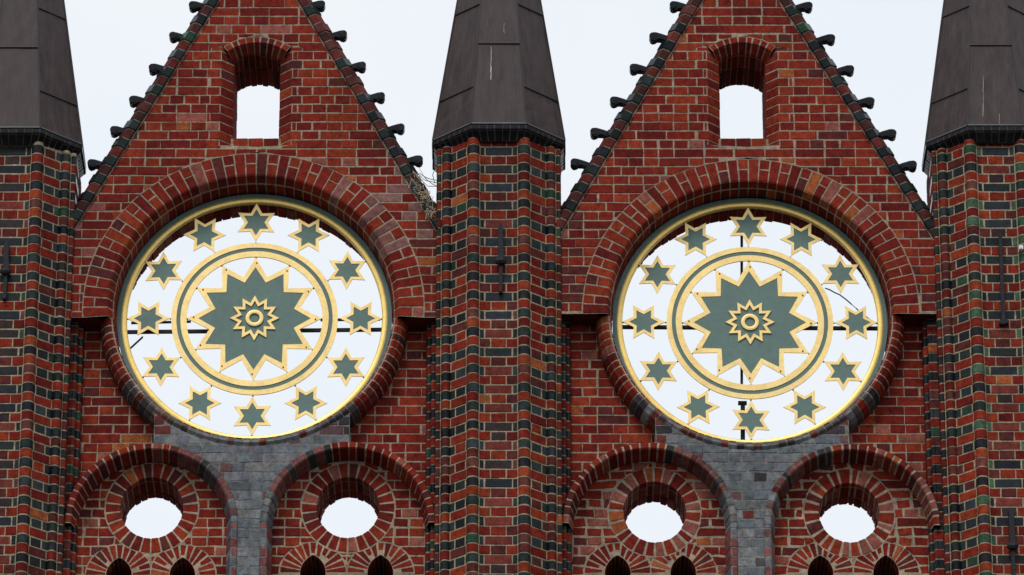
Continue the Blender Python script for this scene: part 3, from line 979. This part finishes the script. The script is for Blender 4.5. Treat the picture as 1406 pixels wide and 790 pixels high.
    for e in range(8):
        p, q = O[e - 1], O[e]
        fr = e in (0,)                                   # front face
        even = e % 2 == 0
        base = .226 if even else .105
        hs = [0, base] + [base + .235 * i for i in range(1, 5) if base + .235 * i < .97] + [1.0]
        for j, (h0, h1) in enumerate(zip(hs[:-1], hs[1:])):
            lift0, lift1 = .012, .003                    # each sheet laps over the one below
            def pt(t, s, lift): 
                a = ap(t) + lift
                return (X + (p[0] + (q[0] - p[0]) * s) * a, cy + (p[1] + (q[1] - p[1]) * s) * a, zr + H * t)
            nx, nz = 4, 6
            pts = []; b0 = len(sp.v)
            wob = [[random.gauss(0, .0012) for _ in range(nx + 1)] for _ in range(nz + 1)]
            for jz in range(nz + 1):
                for ix in range(nx + 1):
                    tt = h0 + (h1 - h0) * jz / nz
                    pts.append(pt(tt, .005 + .99 * ix / nx, lift0 + (lift1 - lift0) * jz / nz + wob[jz][ix]))
            fs = [(jz * (nx + 1) + ix, jz * (nx + 1) + ix + 1, (jz + 1) * (nx + 1) + ix + 1, (jz + 1) * (nx + 1) + ix) for jz in range(nz) for ix in range(nx)]
            m0 = len(pts)
            for ix in range(nx + 1): pts.append(pt(h0, .005 + .99 * ix / nx, -.01))
            fs += [(ix, m0 + ix, m0 + ix + 1, ix + 1) for ix in range(nx)]
            sp.add(pts, fs)
    # closed underside
    sp.add([(X + x * a0, cy + y * a0, zr + .001) for x, y in O], [tuple(range(8))])
    spo = sp.build('spire', COPPER, root)
    for e in range(8):
        m2 = MB(); x, y = O[e]
        m2.tube([(X + x * (ap(t) + .010), cy + y * (ap(t) + .010), zr + H * t) for t in (0, .5, 1)], [.008, .007, .004], 5)
        m2.build('standing_seam', SEAM, spo)
    # lap seams drawn as thin folded ridges
    lap = MB()
    for e in range(8):
        p, q = O[e - 1], O[e]
        base = .226 if e % 2 == 0 else .105
        for i in range(4):
            t = base + .235 * i
            if t > .97: continue
            a = ap(t) + .011
            A_ = (X + p[0] * a, cy + p[1] * a, zr + H * t); B_ = (X + q[0] * a, cy + q[1] * a, zr + H * t)
            lap = MB(); lap.tube([A_, B_], .0062, 5); lap.build('lap_seam', SEAM, spo)
    # eaves trim
    m2 = MB()
    out, inn = [(x * .662, y * .662) for x, y in O], [(x * .60, y * .60) for x, y in O]
    pts = [(X + x, cy + y, zc + .004) for x, y in out] + [(X + x, cy + y, zc + .016) for x, y in out] + [(X + x * .96, cy + y * .96, zc + .022) for x, y in out] + [(X + x, cy + y, zc + .004) for x, y in inn]
    fs = []
    for k in range(8):
        j = (k + 1) % 8
        fs += [(k, j, 8 + j, 8 + k), (8 + k, 8 + j, 16 + j, 16 + k), (24 + k, 24 + j, j, k)]
    m2.add(pts, fs); m2.build('eaves_trim', TRIM, root)
    return X, root, spo, (cy, zr, H, ap, O)

TUR = []
TUR.append(build_turret(6.5, 176.5, 'leftmost of the three octagonal brick turrets, cut by the left edge', 31, .45))
TUR.append(build_turret(684.5, 171, 'middle octagonal brick turret standing between the two gables', 37, .2))
TUR.append(build_turret(1377, 173.5, 'rightmost octagonal brick turret, with green glazed bricks', 41, .9, 1))

# white streaks on the spires: dried runs, part of the sheet metal's surface
def streak(ti, px, y0, y1, w_):
    X, root, spo, (cy, zr, H, ap, O) = TUR[ti]
    # find the front face plane at this height
    def onface(px, py):
        Y = YT
        for _ in range(12):
            x, z = P(px, py, Y); t = (z - zr) / H; Y = cy - (ap(t) + .0145)
        return Vector((x, Y, z))
    m = MB(); n = 12; rr = random.Random(px)
    L, Rr = [], []
    for i in range(n):
        c = onface(px + rr.uniform(-.5, .5), y0 + (y1 - y0) * i / (n - 1)); h = w_ * U * rr.uniform(.3, 1)
        L.append((c.x - h, c.y - .001, c.z)); Rr.append((c.x + h, c.y - .001, c.z))
    m.add(L + Rr, [(i, i + 1, n + i + 1, n + i) for i in range(n - 1)])
    m.build('dropping_streak', LIME, spo)
streak(1, 674, 64, 110, 1.0); streak(1, 692, 32, 46, .4); streak(2, 1350, 104, 160, .45); streak(2, 1372, 156, 170, .35)

# ------------------------------------------------------------------ rosettes
def build_rosette(G, label, bars):
    random.seed(G['seed'] + 5)
    cx, cz = G['c']
    Y = .285
    root = thing('star_rosette', label, 'rosette', (cx, Y, cz - 190 * U), 'green and gilded star rosettes in the round openings')
    def circ(r, n=128): return [(cx + r * U * math.sin(2 * math.pi * i / n), cz + r * U * math.cos(2 * math.pi * i / n)) for i in range(n)]
    def build(m, nm, mat, par=root, label=None):
        o = m.build(nm, mat, par)
        if label: o['label'] = label
        return o
    m = MB(); m.band(circ(189.2), circ(183.4), Y - .012, Y + .06); build(m, 'green_rim', GREEN)
    m = MB()
    # domed gilded ring: smooth section
    n = 144
    sec = [(184.6, .012), (184.4, -.004), (183.4, -.009), (180.4, -.011), (177.2, -.009), (176.0, -.005), (175.6, .006), (175.6, .03)]
    for i in range(n):
        a = 2 * math.pi * i / n
        for r, y in sec: m.v.append((cx + r * U * math.sin(a), Y + y, cz + r * U * math.cos(a))); m.c.append((0, 0, 0, 0))
    q = len(sec)
    for i in range(n):
        j = (i + 1) % n
        for k in range(q - 1): m.f.append((i * q + k, j * q + k, j * q + k + 1, i * q + k + 1))
    o = m.build('gilded_rim', GOLD_RIM, root, smooth=True)
    # inner double ring with a green band
    m = MB(); m.band(circ(114.7), circ(107.6), Y - .004, Y + .012, 0); r1 = build(m, 'inner_ring', GOLD)
    m = MB(); m.band(circ(107.5), circ(102.2), Y + .002, Y + .012); build(m, 'green_band', GREEN, r1)
    m = MB(); m.band(circ(102.1), circ(93.6), Y - .004, Y + .012, 0); build(m, 'inner_ring', GOLD)
    def star(n, x, z, rt, rv, rot):
        out = []
        for i in range(2 * n):
            a = rot + math.pi * i / n; r = (rt if i % 2 == 0 else rv) * U
            out.append((x + r * math.sin(a), z + r * math.cos(a)))
        return out
    def gilt_star(nm, n, x, z, outer, inner, rot, y0, field=True, par=root):
        m = MB(); m.band(star(n, x, z, *outer, rot), star(n, x, z, *inner, rot), y0, y0 + .012, 0)
        s = build(m, nm, GOLD, par)
        if field:
            m = MB(); pl = star(n, x, z, inner[0] + .3, inner[1] + .3, rot)
            # fan keeps the concave outline
            k = len(pl)
            pts = [(x, y0 + .004, z)] + [(a, y0 + .004, b) for a, b in pl]
            pts += [(x, y0 + .010, z)] + [(a, y0 + .010, b) for a, b in pl]
            fs = [(0, 1 + i, 1 + (i + 1) % k) for i in range(k)] + [(k + 1, k + 2 + (i + 1) % k, k + 2 + i) for i in range(k)]
            m.add(pts, fs); build(m, 'green_field', GREEN, s)
        return s
    for i in range(12):
        a = 2 * math.pi * i / 12 + random.gauss(0, .004)
        x, z = cx + 146.2 * U * math.sin(a), cz + 146.2 * U * math.cos(a)
        s = gilt_star('small_star', 6, x, z, (29.3, 16.0), (20.2, 11.4), a + random.gauss(0, .012), Y - .004 + random.uniform(-.002, .002))
        # dark lugs holding the two radial tips
        for sg in (-1, 1):
            r = 146.2 + sg * 28.6
            lx, lz = cx + r * U * math.sin(a), cz + r * U * math.cos(a)
            m = MB(); m.tube([(lx - .010 * math.sin(a), Y + .012, lz - .01 * math.cos(a)), (lx + .014 * math.sin(a) * sg, Y + .016, lz + .014 * math.cos(a) * sg)], .009, 6)
            build(m, 'fixing_lug', BAR, s)
    sb = gilt_star('twelve_pointed_star', 12, cx, cz, (92.6, 64.2), (77.5, 56.0), 0, Y - .006)
    for i in range(12):
        a = 2 * math.pi * i / 12 + .02
        x, z = cx + 84 * U * math.sin(a), cz + 84 * U * math.cos(a)
        m = MB(); m.tube([(x, Y - .012, z), (x, Y + .002, z)], .0075, 8); build(m, 'bolt', BAR, sb)
        x, z = cx + 93.5 * U * math.sin(a - .02), cz + 93.5 * U * math.cos(a - .02)
        m = MB(); m.tube([(x - .01, Y + .014, z), (x + .012, Y + .014, z)], .010, 6); build(m, 'fixing_lug', BAR, sb)
    gilt_star('small_sunburst', 12, cx, cz, (34, 23.4), (26, 18.0), 0, Y - .016, False)
    m = MB(); m.band(circ(12.2, 48), circ(7.2, 48), Y - .018, Y - .004, .002); build(m, 'hub_ring', GOLD)
    # dark steel bars behind
    for (p0, p1, wpx, yy) in bars:
        A, B = P(*p0, yy), P(*p1, yy)
        d = Vector((B[0] - A[0], 0, B[1] - A[1])).normalized(); nn = Vector((-d.z, 0, d.x)) * wpx * U / 2
        poly = [(A[0] + nn.x, A[1] + nn.z), (B[0] + nn.x, B[1] + nn.z), (B[0] - nn.x, B[1] - nn.z), (A[0] - nn.x, A[1] - nn.z)]
        m = MB(); m.prism(poly, yy, yy + .03, bev=0); build(m, 'support_bar', BAR)
    return root
build_rosette(GABLES[0], 'round green and gold star rosette in the left gable, level bar behind', [((165, 455.5), (535, 452), 4.6, .33), ((172, 484), (196, 462), 1.4, .33), ((180, 443), (262, 441), 2.2, .325), ((440, 439), (522, 438), 2.2, .325)])
build_rosette(GABLES[1], 'round green and gold star rosette in the right gable, upright bar behind', [((848, 448.5), (1212, 450.5), 4.8, .33), ((1018.5, 296), (1018.5, 540), 3.6, .37), ((1020, 556), (1020, 610), 6.0, .34), ((1013.5, 553), (1025.5, 553), 5.0, .342)])

# loose cable crossing the right rosette
m = MB()
cp = [(1133, 396), (1139, 398), (1146, 402), (1153, 405), (1161, 411), (1168, 417), (1177, 425), (1186, 433), (1196, 440)]
m.tube([(P(a, b, .32)[0], .32, P(a, b, .32)[1]) for a, b in cp], .0065, 6)
o = m.build('loose_cable', WIREM); o['label'] = 'thin black loose cable crossing behind the stars of the right rosette'; o['category'] = 'cable'

# ------------------------------------------------------------------ iron wall anchors
def anchor(px, ytop, ycol, ybot, label, plain=False, off=0.0):
    Yf = YT + .060 - .03
    x, zt = P(px, ytop, Yf); zc = P(px, ycol, Yf)[1]; zb = P(px, ybot, Yf)[1]
    root = thing('iron_wall_anchor', label, 'wall anchor', (x, Yf, zb), 'iron wall anchors on the turrets')
    if plain:
        m = MB(); m.prism([(x - 2.6 * U, zb), (x + 2.6 * U, zb), (x + 2.4 * U, zt - .02), (x + 1 * U, zt), (x - 1 * U, zt), (x - 2.4 * U, zt - .02)], Yf - .02, Yf + .03, bev=.006); m.build('rod', IRON, root)
        m = MB(); m.prism([(x - 6 * U, zb - .03), (x - 2 * U, zb - .045), (x + 2 * U, zb - .04), (x + 7 * U, zb - .02), (x + 5 * U, zb + .02), (x, zb + .035), (x - 5 * U, zb + .02)], Yf - .03, Yf + .03, bev=.01); m.build('foot', IRON, root)
        return
    m = MB()
    m.prism([(x - 4.2 * U, zc), (x + 4.8 * U, zc), (x + 3.9 * U, (zc + zt) / 2), (x + 3.4 * U, zt - .03), (x + 1.2 * U, zt), (x - 1.5 * U, zt), (x - 3.4 * U, zt - .03), (x - 3.8 * U, (zc + zt) / 2)], Yf - .03, Yf + .03, bev=.008)
    m.build('blade', IRON, root)
    m = MB(); m.tube([(x - 6.2 * U, Yf - .02, zc + .0), (x - 2 * U, Yf - .025, zc - .01), (x + 3 * U, Yf - .025, zc - .008), (x + 6.4 * U, Yf - .02, zc + .004)], [.03, .043, .045, .028], 10)
    m.build('collar', IRON, root)
    m = MB(); m.prism([(x - 2.3 * U, zb), (x + 2.2 * U, zb), (x + 2.8 * U, zc), (x - 2.6 * U, zc)], Yf - .025, Yf + .03, bev=.007); m.build('rod', IRON, root)
anchor(9.5, 332, 373, 412, 'iron anchor with collar on the leftmost turret')
anchor(687.5, 308, 359, 403, 'iron anchor with collar on the middle turret')
anchor(1373, 322, 0, 442, 'long plain iron rod on the rightmost turret', True)
anchor(1388, 699, 750, 812, 'iron anchor with collar low on the rightmost turret')

m = MB(); x, z = P(1401.5, 343, YT); m.prism([(x - 3 * U, z - 3 * U), (x + 3 * U, z - 3 * U), (x + 3 * U, z + 3.4 * U), (x - 3 * U, z + 3.4 * U)], YT - .06, YT + .05, bev=.006)
m.tube([(x, YT - .068, z - .003), (x, YT - .055, z - .003)], .008, 8)
o = m.build('small_box', BOXM); o['label'] = 'tiny white box at the right edge on the rightmost turret'; o['category'] = 'box'

# ------------------------------------------------------------------ nest wedged between gable and turret
random.seed(99)
root = thing('bird_nest', 'tangled twig nest wedged between left gable edge and middle turret', 'nest', (P(590, 280)[0], 0, P(590, 285)[1]))
for nm, mat, cnt, seed in (('pale_straw', TWIG, 170, 5), ('dark_twigs', TWIGD, 45, 6)):
    m = MB(); rr = random.Random(seed)
    for i in range(cnt):
        t = rr.random() ** .8
        px = 569 + 24 * t + rr.gauss(0, 3.5); py = 243 + 52 * t + rr.gauss(0, 5)
        ang = rr.gauss(math.atan2(-52, 24), .8); L = rr.uniform(6, 18) * (1 if nm == 'pale_straw' else 1.2)
        dp = rr.uniform(-.10, .05); cur = rr.gauss(0, .3)
        pts = []
        for k in range(5):
            s = (k / 4 - .5) * L; a = ang + cur * (k / 4 - .5)
            qx, qy = px + math.cos(a) * s, py - math.sin(a) * s * .9
            X_, Z_ = P(min(qx, 606), qy, dp); pts.append((X_, dp + rr.gauss(0, .008), Z_))
        m.tube(pts, rr.uniform(.0016, .0036), 4)
    if nm == 'dark_twigs':
        for (a, b, c) in (((576, 238), (590, 246), (600, 248)), ((598, 228), (594, 240), (597, 252)), ((572, 236), (584, 248), (603, 252)), ((580, 240), (592, 252), (608, 260)), ((575, 243), (588, 256), (600, 256))):
            m.tube([(P(q[0], q[1], -.04)[0], -.04, P(q[0], q[1], -.04)[1]) for q in (a, ((a[0] + b[0]) / 2, (a[1] + b[1]) / 2 + 1), b, ((c[0] + b[0]) / 2, (c[1] + b[1]) / 2), c)], .0038, 5)
    m.build(nm, mat, root)
